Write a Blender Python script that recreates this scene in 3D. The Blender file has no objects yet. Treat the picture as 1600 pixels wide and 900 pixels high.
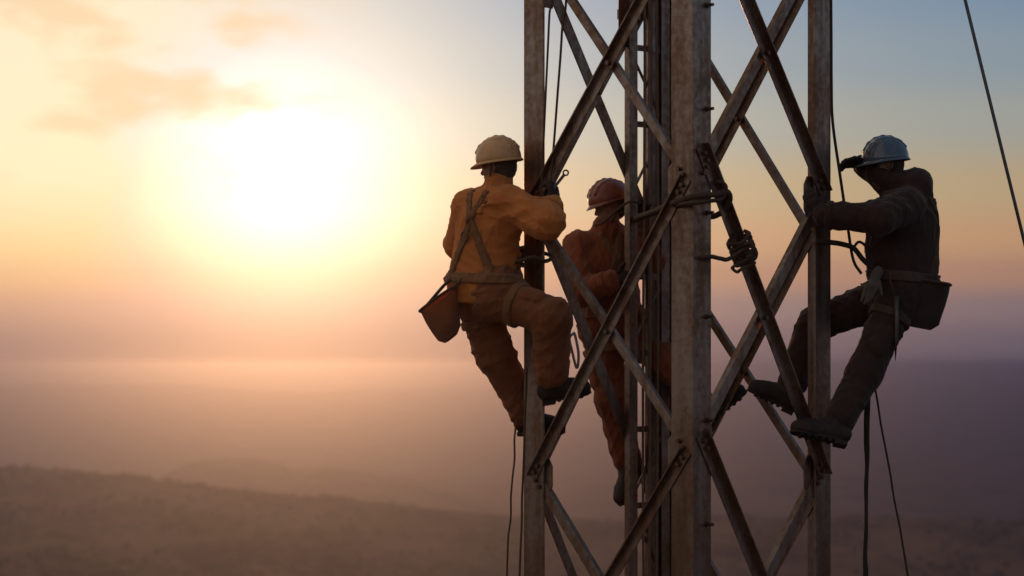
import bpy, bmesh, math, random
import numpy as np
from mathutils import Vector, Matrix

random.seed(7)
rng = np.random.default_rng(7)
SC = bpy.context.scene
COL = SC.collection

# ------------------------------------------------------------------ camera
CAM_Z = 32.0            # eye height above the tower's foot
F_PX = 3240.0           # focal length in photo pixels (1600 wide)
HOR = 570.0             # photo row of the horizon
cam_d = bpy.data.cameras.new("camera")
cam = bpy.data.objects.new("camera", cam_d)
COL.objects.link(cam)
cam.location = (0, 0, CAM_Z)
cam.rotation_euler = (math.radians(90), 0, 0)
cam_d.sensor_width = 36.0
cam_d.lens = 36.0 * F_PX / 1600.0
cam_d.shift_y = (HOR - 450.0) / 1600.0
cam_d.clip_start = 0.1
cam_d.clip_end = 120000
cam_d.dof.use_dof = True
cam_d.dof.focus_distance = 12.0
cam_d.dof.aperture_fstop = 1.8
SC.camera = cam

# ------------------------------------------------------------------ sun
SUN_PX, SUN_PY = 445.0, 312.0
sun_dir = Vector(((SUN_PX - 800) / F_PX, 1.0, (HOR - SUN_PY) / F_PX)).normalized()
sun_el = math.asin(sun_dir.z)
sun_az = math.atan2(sun_dir.x, sun_dir.y)
sd = bpy.data.lights.new("sun", 'SUN')
sd.energy = 0.95
sd.angle = math.radians(0.6)
sd.color = (1.0, 0.32, 0.056)
sun = bpy.data.objects.new("sun", sd)
COL.objects.link(sun)
sun.rotation_euler = sun_dir.to_track_quat('Z', 'Y').to_euler()
sun.location = (-8, 40, 60)

# ------------------------------------------------------------------ world
W = bpy.data.worlds.new("World")
SC.world = W
W.use_nodes = True
nt = W.node_tree
nt.nodes.clear()
N = nt.nodes.new
LK = nt.links.new


def wmath(op, a, b=None, clamp=False):
    n = N('ShaderNodeMath'); n.operation = op; n.use_clamp = clamp
    for i, v in enumerate((a, b)):
        if v is None:
            continue
        if isinstance(v, (int, float)):
            n.inputs[i].default_value = v
        else:
            LK(v, n.inputs[i])
    return n.outputs[0]


def wmix(fac, a, b, mode='MIX'):
    n = N('ShaderNodeMix'); n.data_type = 'RGBA'; n.blend_type = mode
    for sock, v in ((n.inputs[0], fac), (n.inputs[6], a), (n.inputs[7], b)):
        if isinstance(v, (int, float)):
            sock.default_value = v
        elif isinstance(v, tuple):
            sock.default_value = (*v, 1)
        else:
            LK(v, sock)
    return n.outputs[2]


def wramp(fac, stops, interp='LINEAR'):
    n = N('ShaderNodeValToRGB')
    cr = n.color_ramp
    cr.interpolation = interp
    while len(cr.elements) < len(stops):
        cr.elements.new(0.5)
    for e, (p, c) in zip(cr.elements, stops):
        e.position = p
        e.color = (*c, 1)
    LK(fac, n.inputs[0])
    return n.outputs[0]


tc = N('ShaderNodeTexCoord')
sep = N('ShaderNodeSeparateXYZ')
LK(tc.outputs['Generated'], sep.inputs[0])
X_, Y_, Z_ = sep.outputs
zc = wmath('MAXIMUM', Z_, 0.0)
t_el = wmath('POWER', zc, 0.5)
base = wramp(t_el, [
    (0.00, (.066, .073, .122)), (0.11, (.100, .090, .135)), (0.167, (.165, .125, .155)),
    (0.208, (.320, .175, .135)), (0.245, (.425, .245, .140)), (0.289, (.380, .285, .170)),
    (0.338, (.265, .290, .275)), (0.381, (.180, .255, .320)), (0.42, (.125, .220, .335)),
    (0.60, (.105, .150, .225)), (1.0, (.08, .115, .17))], 'EASE')
dot = N('ShaderNodeVectorMath'); dot.operation = 'DOT_PRODUCT'
LK(tc.outputs['Generated'], dot.inputs[0])
dot.inputs[1].default_value = sun_dir
th = wmath('ARCCOSINE', wmath('MINIMUM', dot.outputs['Value'], 0.999999))
# aureole of the low sun in hazy air
aur = wmath('MULTIPLY', wmath('EXPONENT', wmath('MULTIPLY', th, -1 / 0.108)), 1.22)
core = wmath('MULTIPLY', wmath('EXPONENT', wmath('MULTIPLY', wmath('MULTIPLY', th, th), -1 / 0.0034)), 0.6)
ext = wramp(t_el, [(0.0, (.92, .50, .20)), (0.147, (.92, .62, .40)), (0.208, (.96, .72, .55)), (0.27, (1, .92, .85)), (.34, (1, 1, 1))])
glow = wmix(1.0, (1.0, .79, .58), ext, 'MULTIPLY')
sc1 = N('ShaderNodeVectorMath'); sc1.operation = 'SCALE'
LK(glow, sc1.inputs[0]); LK(aur, sc1.inputs['Scale'])
sc2 = N('ShaderNodeVectorMath'); sc2.operation = 'SCALE'
core_col = wmix(1.0, (1.0, .88, .80), ext, 'MULTIPLY')
LK(core_col, sc2.inputs[0]); LK(core, sc2.inputs['Scale'])
add1 = wmix(1.0, base, sc1.outputs[0], 'ADD')
add2 = wmix(1.0, add1, sc2.outputs[0], 'ADD')
# thin sheet of high cloud lit by the sun, over the western side
mp = N('ShaderNodeMapping')
mp.inputs['Scale'].default_value = (5.0, 5.0, 13.0)
mp.inputs['Location'].default_value = (3.1, 0.4, 0.72)
LK(tc.outputs['Generated'], mp.inputs[0])
nz = N('ShaderNodeTexNoise')
nz.inputs['Scale'].default_value = 2.2
nz.inputs['Detail'].default_value = 6
nz.inputs['Roughness'].default_value = 0.52
LK(mp.outputs[0], nz.inputs['Vector'])
az_mask = N('ShaderNodeMapRange')
az_mask.interpolation_type = 'SMOOTHSTEP'
LK(X_, az_mask.inputs[0])
az_mask.inputs[1].default_value = 0.02
az_mask.inputs[2].default_value = -0.22
el_mask = N('ShaderNodeMapRange')
el_mask.interpolation_type = 'SMOOTHSTEP'
LK(Z_, el_mask.inputs[0])
el_mask.inputs[1].default_value = 0.0
el_mask.inputs[2].default_value = 0.075
th_mask = N('ShaderNodeMapRange')
th_mask.interpolation_type = 'SMOOTHSTEP'
LK(th, th_mask.inputs[0])
th_mask.inputs[1].default_value = 0.75
th_mask.inputs[2].default_value = 0.12
veil = wmath('MULTIPLY', wmath('MULTIPLY', wmath('MULTIPLY', az_mask.outputs[0], el_mask.outputs[0]), th_mask.outputs[0]), 0.95)
sheet_col = wramp(t_el, [(0.08, (.72, .33, .19)), (0.17, (.97, .49, .23)), (0.235, (1.0, .69, .34)), (0.30, (1.0, .86, .56)), (0.45, (1.0, .86, .62))])
sheet = wmix(veil, add2, sheet_col, 'LIGHTEN')
cl = N('ShaderNodeMapRange')
cl.interpolation_type = 'SMOOTHSTEP'
LK(nz.outputs['Fac'], cl.inputs[0])
cl.inputs[1].default_value = 0.45
cl.inputs[2].default_value = 0.60
hi = N('ShaderNodeMapRange')
hi.interpolation_type = 'SMOOTHSTEP'
LK(Z_, hi.inputs[0])
hi.inputs[1].default_value = 0.06
hi.inputs[2].default_value = 0.125
az2 = N('ShaderNodeMapRange')
az2.interpolation_type = 'SMOOTHSTEP'
LK(X_, az2.inputs[0])
az2.inputs[1].default_value = -0.06
az2.inputs[2].default_value = -0.14
cfac = wmath('MULTIPLY', wmath('MULTIPLY', wmath('MULTIPLY', cl.outputs[0], az2.outputs[0]), hi.outputs[0]), 0.85)
sky_col = wmix(cfac, sheet, (.92, .66, .40))
nish = N('ShaderNodeTexSky')
nish.sky_type = 'NISHITA'
nish.sun_disc = False
nish.sun_elevation = sun_el
nish.sun_rotation = sun_az
nish.dust_density = 3.0
nish.altitude = 300
bg1 = N('ShaderNodeBackground'); bg1.inputs[1].default_value = 0.002
LK(nish.outputs[0], bg1.inputs[0])
bg2 = N('ShaderNodeBackground'); bg2.inputs[1].default_value = 1.0
LK(sky_col, bg2.inputs[0])
adds = N('ShaderNodeAddShader')
LK(bg1.outputs[0], adds.inputs[0]); LK(bg2.outputs[0], adds.inputs[1])
wo = N('ShaderNodeOutputWorld')
LK(adds.outputs[0], wo.inputs[0])
W.cycles.sampling_method = 'MANUAL'
W.cycles.sample_map_resolution = 2048

# ------------------------------------------------------------------ exposure / render
SC.view_settings.view_transform = 'Standard'
SC.view_settings.look = 'None'
SC.view_settings.exposure = 0.0
SC.view_settings.gamma = 1.0
SC.view_settings.use_curve_mapping = False
SC.render.engine = 'CYCLES'
SC.cycles.use_denoising = True
SC.cycles.max_bounces = 6
SC.cycles.volume_bounces = 0
SC.cycles.sample_clamp_indirect = 4.0


# ------------------------------------------------------------------ helpers
def P(px, py, Y):
    """a photo pixel at depth Y -> point of the place"""
    return Vector(((px - 800) / F_PX * Y, Y, CAM_Z + (HOR - py) / F_PX * Y))


def tag(o, label, cat, group=None, kind=None):
    if label: o['label'] = label
    if cat: o['category'] = cat
    if group: o['group'] = group
    if kind: o['kind'] = kind
    return o


def empty(name, loc=(0, 0, 0)):
    o = bpy.data.objects.new(name, None)
    o.empty_display_size = 0.1
    COL.objects.link(o)
    o.location = loc
    return o


def mesh_obj(name, verts, faces, mat, parent=None, smooth=False):
    me = bpy.data.meshes.new(name)
    me.from_pydata([tuple(v) for v in verts], [], [tuple(f) for f in faces])
    me.validate()
    me.update()
    if smooth:
        me.polygons.foreach_set('use_smooth', [True] * len(me.polygons))
    me.materials.append(mat)
    o = bpy.data.objects.new(name, me)
    COL.objects.link(o)
    if parent is not None:
        o.parent = parent
        o.matrix_parent_inverse = Matrix.Translation(-parent_world(parent))
    return o


def parent_world(o):
    v = Vector(o.location)
    while o.parent is not None:
        v = v + o.matrix_parent_inverse.translation
        o = o.parent
        v = v + Vector(o.location)
    return v


class MB:
    def __init__(self):
        self.v, self.f = [], []

    def add(self, vs, fs):
        n = len(self.v)
        self.v += [Vector(v) for v in vs]
        self.f += [[i + n for i in f] for f in fs]

    def box(self, c, ax, ay, az):
        """box from centre and three half-axis vectors"""
        c = Vector(c); vs = []
        for sx in (-1, 1):
            for sy in (-1, 1):
                for sz in (-1, 1):
                    vs.append(c + ax * sx + ay * sy + az * sz)
        self.add(vs, [(0, 1, 3, 2), (4, 6, 7, 5), (0, 4, 5, 1), (2, 3, 7, 6), (0, 2, 6, 4), (1, 5, 7, 3)])

    def prism(self, prof, p0, p1, u, w):
        """profile (list of (a,b)) in directions u,w swept p0 -> p1"""
        n = len(prof)
        vs = [p0 + u * a + w * b for a, b in prof] + [p1 + u * a + w * b for a, b in prof]
        fs = [(i, (i + 1) % n, n + (i + 1) % n, n + i) for i in range(n)]
        fs += [tuple(range(n - 1, -1, -1)), tuple(range(n, 2 * n))]
        self.add(vs, fs)

    def tube(self, pts, r, sides=8, caps=True, flat=None):
        pts = [Vector(p) for p in pts]
        n = len(pts)
        rs = r if isinstance(r, (list, tuple)) else [r] * n
        t0 = (pts[1] - pts[0]).normalized()
        ref = Vector((0, 0, 1)) if abs(t0.z) < .9 else Vector((0, 1, 0))
        u = t0.cross(ref).normalized()
        vs = []
        for i, p in enumerate(pts):
            t = (pts[min(i + 1, n - 1)] - pts[max(i - 1, 0)]).normalized()
            u = (u - t * u.dot(t)).normalized()
            w = t.cross(u)
            for k in range(sides):
                a = 2 * math.pi * k / sides
                vs.append(p + u * math.cos(a) * rs[i] + w * math.sin(a) * rs[i])
        fs = []
        for i in range(n - 1):
            for k in range(sides):
                k2 = (k + 1) % sides
                fs.append((i * sides + k, i * sides + k2, (i + 1) * sides + k2, (i + 1) * sides + k))
        if caps:
            fs.append(tuple(range(sides - 1, -1, -1)))
            fs.append(tuple(range((n - 1) * sides, n * sides)))
        self.add(vs, fs)

    def build(self, name, mat, parent=None, smooth=False):
        return mesh_obj(name, self.v, self.f, mat, parent, smooth)


def spline(pts, n=8):
    """Catmull-Rom through the points"""
    pts = [Vector(p) for p in pts]
    ext = [pts[0] * 2 - pts[1]] + pts + [pts[-1] * 2 - pts[-2]]
    out = []
    for i in range(1, len(ext) - 2):
        a, b, c, d = ext[i - 1:i + 3]
        for k in range(n):
            t = k / n
            out.append(.5 * ((2 * b) + (c - a) * t + (2 * a - 5 * b + 4 * c - d) * t * t + (3 * b - a - 3 * c + d) * t ** 3))
    out.append(pts[-1])
    return out


# ------------------------------------------------------------------ materials
def material(name):
    m = bpy.data.materials.new(name)
    m.use_nodes = True
    b = m.node_tree.nodes['Principled BSDF']
    return m, m.node_tree, b


def nnoise(t, scale, detail=4, rough=.55, vec=None):
    n = t.nodes.new('ShaderNodeTexNoise')
    n.inputs['Scale'].default_value = scale
    n.inputs['Detail'].default_value = detail
    n.inputs['Roughness'].default_value = rough
    if vec is not None:
        t.links.new(vec, n.inputs['Vector'])
    return n


def nramp(t, fac, stops):
    n = t.nodes.new('ShaderNodeValToRGB')
    cr = n.color_ramp
    while len(cr.elements) < len(stops):
        cr.elements.new(.5)
    for e, (p, c) in zip(cr.elements, stops):
        e.position = p
        e.color = (*c, 1)
    t.links.new(fac, n.inputs[0])
    return n


def nbump(t, b, height, strength, dist):
    n = t.nodes.new('ShaderNodeBump')
    n.inputs['Strength'].default_value = strength
    n.inputs['Distance'].default_value = dist
    t.links.new(height, n.inputs['Height'])
    t.links.new(n.outputs[0], b.inputs['Normal'])


def world_vec(t):
    return t.nodes.new('ShaderNodeNewGeometry').outputs['Position']


def mat_steel(name, clean, stain, rust, metallic=.55):
    m, t, b = material(name)
    v = world_vec(t)
    ms = t.nodes.new('ShaderNodeMapping')
    ms.inputs['Scale'].default_value = (9.0, 9.0, .9)
    t.links.new(v, ms.inputs[0])
    n0 = nnoise(t, 1.6, 5, .6, ms.outputs[0])             # runs of stain down the members
    nq = nnoise(t, 1.3, 5, .6, v)
    n1 = t.nodes.new('ShaderNodeMix'); n1.data_type = 'FLOAT'
    n1.inputs[0].default_value = .5
    t.links.new(n0.outputs['Fac'], n1.inputs[2]); t.links.new(nq.outputs['Fac'], n1.inputs[3])
    n2 = nnoise(t, 26, 4, .6, v)
    mix = t.nodes.new('ShaderNodeMath'); mix.operation = 'MULTIPLY_ADD'
    t.links.new(n2.outputs['Fac'], mix.inputs[0]); mix.inputs[1].default_value = .35
    t.links.new(n1.outputs[0], mix.inputs[2])
    r = nramp(t, mix.outputs[0], [(.56, clean), (.72, stain), (.90, rust)])
    t.links.new(r.outputs[0], b.inputs['Base Color'])
    rr = nramp(t, n2.outputs['Fac'], [(.3, (.30,) * 3), (.7, (.50,) * 3)])
    t.links.new(rr.outputs[0], b.inputs['Roughness'])
    b.inputs['Metallic'].default_value = metallic
    nbump(t, b, n2.outputs['Fac'], .25, .004)
    return m


def mat_cloth(name, c1, c2, rough=.9, sheen=.12):
    m, t, b = material(name)
    v = world_vec(t)
    n1 = nnoise(t, 6, 5, .6, v)
    r = nramp(t, n1.outputs['Fac'], [(.3, c1), (.72, c2)])
    t.links.new(r.outputs[0], b.inputs['Base Color'])
    b.inputs['Roughness'].default_value = rough
    b.inputs['Sheen Weight'].default_value = sheen
    mp_ = t.nodes.new('ShaderNodeMapping')
    mp_.inputs['Rotation'].default_value = (.4, .5, .3)
    mp_.inputs['Scale'].default_value = (1.0, 1.0, .38)
    t.links.new(v, mp_.inputs[0])
    n2 = nnoise(t, 34, 5, .62, mp_.outputs[0])
    n2.noise_type = 'RIDGED_MULTIFRACTAL'
    nbump(t, b, n2.outputs['Fac'], .8, .009)
    return m


def mat_plain(name, c, rough=.5, metallic=0, coat=0):
    m, t, b = material(name)
    v = world_vec(t)
    n1 = nnoise(t, 18, 4, .6, v)
    k = .72
    r = nramp(t, n1.outputs['Fac'], [(.3, tuple(x * k for x in c)), (.65, c)])
    t.links.new(r.outputs[0], b.inputs['Base Color'])
    b.inputs['Roughness'].default_value = rough
    b.inputs['Metallic'].default_value = metallic
    b.inputs['Coat Weight'].default_value = coat
    nbump(t, b, n1.outputs['Fac'], .12, .004)
    return m


def mat_rope(name, c):
    m, t, b = material(name)
    v = world_vec(t)
    w = t.nodes.new('ShaderNodeTexWave')
    w.inputs['Scale'].default_value = 60
    w.inputs['Distortion'].default_value = 1.5
    t.links.new(v, w.inputs['Vector'])
    r = nramp(t, w.outputs['Fac'], [(.2, tuple(x * .5 for x in c)), (.8, c)])
    t.links.new(r.outputs[0], b.inputs['Base Color'])
    b.inputs['Roughness'].default_value = .85
    nbump(t, b, w.outputs['Fac'], .6, .004)
    return m


M = {}
M['steel'] = mat_steel('weathered_galvanised_steel', (.345, .28, .24), (.225, .14, .094), (.13, .055, .026), .75)
M['bolt'] = mat_steel('bolt_steel', (.20, .15, .12), (.17, .10, .07), (.12, .055, .03), .8)
M['jacket_a'] = mat_cloth('glare_ochre_jacket', (.54, .165, .030), (.66, .22, .042))  # cloth colour carries the orange wash of low-sun glare
M['jacket_b'] = mat_cloth('glare_rust_jacket', (.24, .062, .018), (.33, .086, .025))  # weaker glare over the far worker, put into the cloth colour
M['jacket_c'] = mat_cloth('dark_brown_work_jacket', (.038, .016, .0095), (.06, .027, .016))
M['trouser_a'] = mat_cloth('glare_tan_trousers', (.20, .062, .018), (.28, .09, .025))  # warm sun glare put into the trouser colour as well
M['trouser_b'] = mat_cloth('glare_brown_trousers', (.20, .052, .017), (.28, .075, .024))  # brown warmed in the colour itself, standing in for glare
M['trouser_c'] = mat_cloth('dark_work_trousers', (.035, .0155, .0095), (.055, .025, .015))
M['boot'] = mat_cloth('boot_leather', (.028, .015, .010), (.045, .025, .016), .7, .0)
M['skin'] = mat_plain('skin', (.42, .23, .15), .55)
M['hair'] = mat_cloth('hair', (.03, .02, .014), (.06, .035, .022))
M['strap'] = mat_cloth('harness_webbing', (.06, .035, .022), (.10, .06, .035))
M['strap_a'] = mat_cloth('tan_harness_webbing', (.20, .085, .03), (.28, .12, .04))
M['bag_a'] = mat_cloth('canvas_bag', (.17, .060, .018), (.25, .09, .026))
M['bag_c'] = mat_cloth('dark_canvas_bag', (.032, .018, .012), (.05, .03, .02))
M['glove'] = mat_cloth('pale_leather', (.10, .078, .058), (.15, .12, .09))
M['helmet_a'] = mat_plain('ochre_helmet_plastic', (.78, .42, .17), .35, 0, .3)
M['helmet_b'] = mat_plain('red_helmet_plastic', (.30, .075, .028), .35, 0, .3)
M['helmet_c'] = mat_plain('pale_blue_helmet_plastic', (.10, .14, .18), .2, 0, .8)
M['rope'] = mat_rope('rope_fibre', (.15, .085, .045))
M['rope_dark'] = mat_rope('dark_rope_fibre', (.06, .042, .03))
M['rope_pale'] = mat_rope('pale_rope_fibre', (.55, .50, .44))
M['cable'] = mat_plain('lightened_cable_sheath', (.24, .135, .085), .6)  # sheath colour lightened to brown to brighten the shaded ladder corner
M['wire'] = mat_plain('steel_wire_rope', (.14, .16, .17), .45, .7)
M['tool'] = mat_plain('tool_steel', (.16, .13, .11), .4, .9)
M['concrete'] = mat_plain('concrete', (.35, .33, .30), .9)

for k_ in ('jacket_a', 'jacket_b', 'trouser_a', 'bag_a'):
    b_ = M[k_].node_tree.nodes['Principled BSDF']
    b_.inputs['Subsurface Weight'].default_value = .45
    b_.inputs['Subsurface Radius'].default_value = (1.0, .42, .12)
    b_.inputs['Subsurface Scale'].default_value = .06

# ================================================================== TERRAIN
def smooth(a, b, x):
    t = np.clip((x - a) / (b - a), 0, 1)
    return t * t * (3 - 2 * t)


_oct = []
for _o in range(7):
    _k = rng.uniform(0, 2 * math.pi, 6)
    _oct.append((np.cos(_k), np.sin(_k), rng.uniform(0, 6.28, 6)))


def fbm(x, y, wl, octs=5, gain=.5):
    out = np.zeros_like(x); amp = 1.0
    for o in range(octs):
        c, s, ph = _oct[o % 7]
        k = 2 * math.pi / wl
        acc = 0
        for i in range(6):
            acc = acc + np.sin(k * (x * c[i] + y * s[i]) * (1 + .13 * i) + ph[i] + 1.7 * np.sin(k * .6 * (y * c[i] - x * s[i]) + ph[5 - i]))
        out += amp * acc / 6
        amp *= gain; wl *= .47
    return out


def terrain(x, y):
    r = np.hypot(x, y)
    far = -215 + 45 * fbm(x, y, 5200, 5) + 95 * smooth(9000, 24000, r) * (1.1 + fbm(x, y, 9000, 4))
    z = far
    # low range closing the valley, some kilometres off
    rc = -34 + 26 * fbm(x, y * .1, 2600, 5)
    z = np.maximum(z, rc - .12 * np.abs(y - 7200 - 600 * np.sin(x / 1700.0)))
    # isolated hill beyond the ridge
    hx, hy = -432.0, 3200.0
    z = np.maximum(z, -320 + 208 * np.exp(-((x - hx) / 190) ** 2 - ((y - hy) / 330) ** 2) ** .45 + 6 * fbm(x, y, 160, 4))
    z = np.maximum(z, -300 + 172 * np.exp(-((x - hx - 150) / 260) ** 2 - ((y - hy) / 300) ** 2) ** .45 + 5 * fbm(x, y, 150, 4))
    # long ridge crossing the view
    u = np.clip(x / 370.0, -4, 4)
    crest = np.interp(u, [-4, -1, -.72, -.35, 0, .25, 1, 4], [18, -40, -46, -62, -78, -82, -85, -110])
    yr = 1500 + 60 * np.sin(x / 310.0) + 25 * np.sin(x / 97.0)
    dy = y - yr
    ridge = crest - np.where(dy < 0, .24 * (np.sqrt(dy * dy + 900) - 30), .40 * (np.sqrt(dy * dy + 2500) - 50))
    ridge = ridge + 3.0 * fbm(x, y, 230, 4) + 1.0 * fbm(x, y, 34, 4, .7) - 9 * np.abs(fbm(x, y, 420, 2)) * smooth(40, 200, np.abs(dy))
    z = np.maximum(z, np.where(y > 300, ridge, -999))
    # the hill the tower stands on
    hill = -0.30 * (np.sqrt(np.maximum(r - 45, 0) ** 2 + 400) - 20)
    z = np.where(r < 45, 0.0, np.maximum(z, hill + .4 * fbm(x, y, 40, 3) * smooth(45, 90, r)))
    return z


az = np.concatenate([np.arange(-22, 22, .075), np.arange(22, 338, 2.0)]) * math.pi / 180
rr = np.concatenate([[3, 12, 25, 45], np.geomspace(60, 1000, 26)[:-1], np.geomspace(1000, 2000, 110)[:-1], np.geomspace(2000, 30000, 110)])
A, R = np.meshgrid(az, rr)
TX, TY = R * np.sin(A), R * np.cos(A)
TZ = terrain(TX, TY)
na, nr = len(az), len(rr)
vv = np.stack([TX, TY, TZ], -1).reshape(-1, 3).tolist()
vv.append([0, 0, 0])
ff = []
for i in range(nr - 1):
    for j in range(na):
        j2 = (j + 1) % na
        ff.append((i * na + j, i * na + j2, (i + 1) * na + j2, (i + 1) * na + j))
for j in range(na):
    ff.append((nr * na, (j + 1) % na, j))
m, t, b = material('hillside')
v = world_vec(t)
n1 = nnoise(t, .012, 8, .62, v)
n2 = nnoise(t, .11, 6, .65, v)
mm = t.nodes.new('ShaderNodeMath'); mm.operation = 'MULTIPLY_ADD'
t.links.new(n2.outputs['Fac'], mm.inputs[0]); mm.inputs[1].default_value = .5
t.links.new(n1.outputs['Fac'], mm.inputs[2])
r_ = nramp(t, mm.outputs[0], [(.55, (.045, .024, .013)), (.70, (.14, .080, .040)), (.86, (.30, .165, .085))])
t.links.new(r_.outputs[0], b.inputs['Base Color'])
b.inputs['Roughness'].default_value = 1.0
b.inputs['Specular IOR Level'].default_value = 0.05
nbump(t, b, n2.outputs['Fac'], 1.0, 6.0)
hills = mesh_obj('hills', vv, [f[::-1] for f in ff], m, None, True)
tag(hills, 'brown wooded hills and hazy valley stretching below the tower', None, None, 'structure')
del hills['label']
hills['label'] = 'brown hills and hazy valley stretching away below the tower'

# scattered scrub and small trees on the ridge: far too many to count
r2 = np.random.default_rng(21)
n_try = 16000
bx_ = r2.uniform(-520, 520, n_try); by_ = r2.uniform(1120, 1640, n_try)
dens = fbm(bx_, by_, 150, 3) + .5 * fbm(bx_, by_, 45, 2)
keep = dens > r2.uniform(-.1, 1.0, n_try)
bx_, by_ = bx_[keep], by_[keep]
bz_ = terrain(bx_, by_)
_bm = bmesh.new()
bmesh.ops.create_icosphere(_bm, subdivisions=1, radius=1.0)
_iv = np.array([v_.co[:] for v_ in _bm.verts]); _if = np.array([[v_.index for v_ in f_.verts] for f_ in _bm.faces])
_bm.free()
nb_, ni = len(bx_), len(_iv)
rad = r2.uniform(.9, 2.6, (nb_, 1, 1)) * np.array([1, 1, .85])
vs_ = _iv[None] * rad * r2.uniform(.7, 1.25, (nb_, ni, 1)) + np.stack([bx_, by_, bz_ + .6], -1)[:, None, :]
fs_ = (_if[None] + (np.arange(nb_) * ni)[:, None, None]).reshape(-1, 3)
m, t, b = material('scrub_foliage')
sn = nnoise(t, .05, 4, .6, world_vec(t))
sr = nramp(t, sn.outputs['Fac'], [(.35, (.035, .028, .012)), (.7, (.085, .058, .026))])
t.links.new(sr.outputs[0], b.inputs['Base Color'])
b.inputs['Roughness'].default_value = 1.0
scrub = mesh_obj('scrub', vs_.reshape(-1, 3).tolist(), fs_.tolist(), m)
tag(scrub, 'dark scrub and small trees scattered over the near ridge', 'scrub', None, 'stuff')

# ================================================================== TOWER
TC = Vector(((1058.5 - 800) / 270.0, 12.0, 0))
TR = 0.891
ROT = math.radians(0.9)
cx, sx_ = math.cos(ROT), math.sin(ROT)
corner = {
    'front': Vector((TC.x + TR * sx_, TC.y - TR * cx, 0)),
    'right': Vector((TC.x + TR * cx, TC.y + TR * sx_, 0)),
    'back': Vector((TC.x - TR * sx_, TC.y + TR * cx, 0)),
    'left': Vector((TC.x - TR * cx, TC.y - TR * sx_, 0)),
}
FACES = {'FL': ('left', 'front'), 'FR': ('front', 'right'), 'BL': ('left', 'back'), 'BR': ('back', 'right')}
TOP = CAM_Z + 5.75
UP = Vector((0, 0, 1))
tower = empty('lattice_tower', (TC.x, TC.y, 0))
tag(tower, 'weathered steel lattice tower with four angle legs and crossed braces', 'tower')


def face_normal(f):
    a, b_ = (corner[k] for k in FACES[f])
    d = (b_ - a).normalized()
    n = Vector((d.y, -d.x, 0))
    if n.dot((a + b_) / 2 - TC) < 0:
        n = -n
    return n


def onface(f, px, py):
    a, b_ = (corner[k] for k in FACES[f])
    n = face_normal(f)
    d = Vector(((px - 800) / F_PX, 1, (HOR - py) / F_PX))
    o = Vector((0, 0, CAM_Z))
    s = (a - o).dot(n) / d.dot(n)
    return o + d * s


LEG_L, LEG_T = .155, .014
nb = {'front': ('left', 'right'), 'right': ('front', 'back'), 'back': ('left', 'right'), 'left': ('front', 'back')}
for k, c in corner.items():
    u = (corner[nb[k][0]] - c).normalized()
    w = (corner[nb[k][1]] - c).normalized()
    mb = MB()
    L, T = LEG_L, LEG_T
    ch = .004
    prof = [(ch, 0), (L - ch, 0), (L, ch), (L, T), (T + ch, T), (T, T + ch), (T, L), (ch, L), (0, L - ch), (0, ch)]
    mb.prism(prof, c + UP * .3, c + UP * TOP, u, w)
    mb.build('leg', M['steel'], tower)
    fb = MB()
    fc = c + (u + w) * .06
    fb.box(fc + UP * .15, Vector((.3, 0, 0)), Vector((0, .3, 0)), UP * .149)
    fb.build('footing', M['concrete'], tower)

# braces: photo pixels of the two ends on the face, size, outside / inside the leg flange
MEMBERS = {
    'FL1': ('FL', (836, 314), (1070, -117), .080, 1), 'FL2': ('FL', (836, -79), (1070, 276), .062, -1),
    'FL3': ('FL', (836, 740), (1070, 286), .078, 1), 'FL4': ('FL', (836, 343), (1070, 702), .062, -1),
    'FL5': ('FL', (836, 1108), (1070, 712), .080, 1), 'FL6': ('FL', (836, 748), (1070, 1139), .075, -1),
    'BL1': ('BL', (838, -78), (1023, 371), .085, 1), 'BL2': ('BL', (838, 322), (1023, -32), .075, -1),
    'BL3': ('BL', (838, 324), (1023, 786), .085, 1), 'BL4': ('BL', (838, 738), (1023, 357), .075, -1),
    'BL5': ('BL', (838, 752), (1023, 1225), .080, 1), 'BL6': ('BL', (838, 1095), (1023, 776), .075, -1),
    'FR1': ('FR', (1096, -161), (1283, 296), .080, 1), 'FR2': ('FR', (1096, 273), (1283, -84), .075, -1),
    'FR3': ('FR', (1096, 236), (1283, 738), .080, 1), 'FR4': ('FR', (1096, 687), (1283, 320), .078, -1),
    'FR5': ('FR', (1096, 686), (1283, 1148), .080, 1), 'FR6': ('FR', (1096, 1117), (1283, 743), .078, -1),
    'BR1': ('BR', (1050, 10), (1283, 396), .062, 1), 'BR2': ('BR', (1050, 392), (1283, -58), .075, -1),
    'BR3': ('BR', (1050, 408), (1283, 769), .062, 1), 'BR4': ('BR', (1050, 800), (1283, 345), .070, -1),
    'BR5': ('BR', (1050, 795), (1283, 1165), .062, 1), 'BR6': ('BR', (1050, 1190), (1283, 760), .070, -1),
}
brace_end = {}


def brace_mesh(f, p0, p1, L, side):
    n = face_normal(f)
    a = (p1 - p0).normalized()
    u = n.cross(a).normalized()
    if u.z > 0:
        u = -u                       # flat flange hangs below, outstanding flange on the upper edge
    T = .008
    out = n if side > 0 else -n
    off = n * .0005 if side > 0 else -n * (LEG_T + .0005)
    p0 = p0 - a * .03 + off - u * L / 2
    p1 = p1 + a * .03 + off - u * L / 2
    ch = .002
    prof = [(0, ch), (ch, 0), (L - ch, 0), (L, ch), (L, T), (T + ch, T), (T, T + ch), (T, L * .62), (0, L * .62)]
    mb = MB()
    mb.prism(prof, p0, p1, u, out)
    return mb


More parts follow.
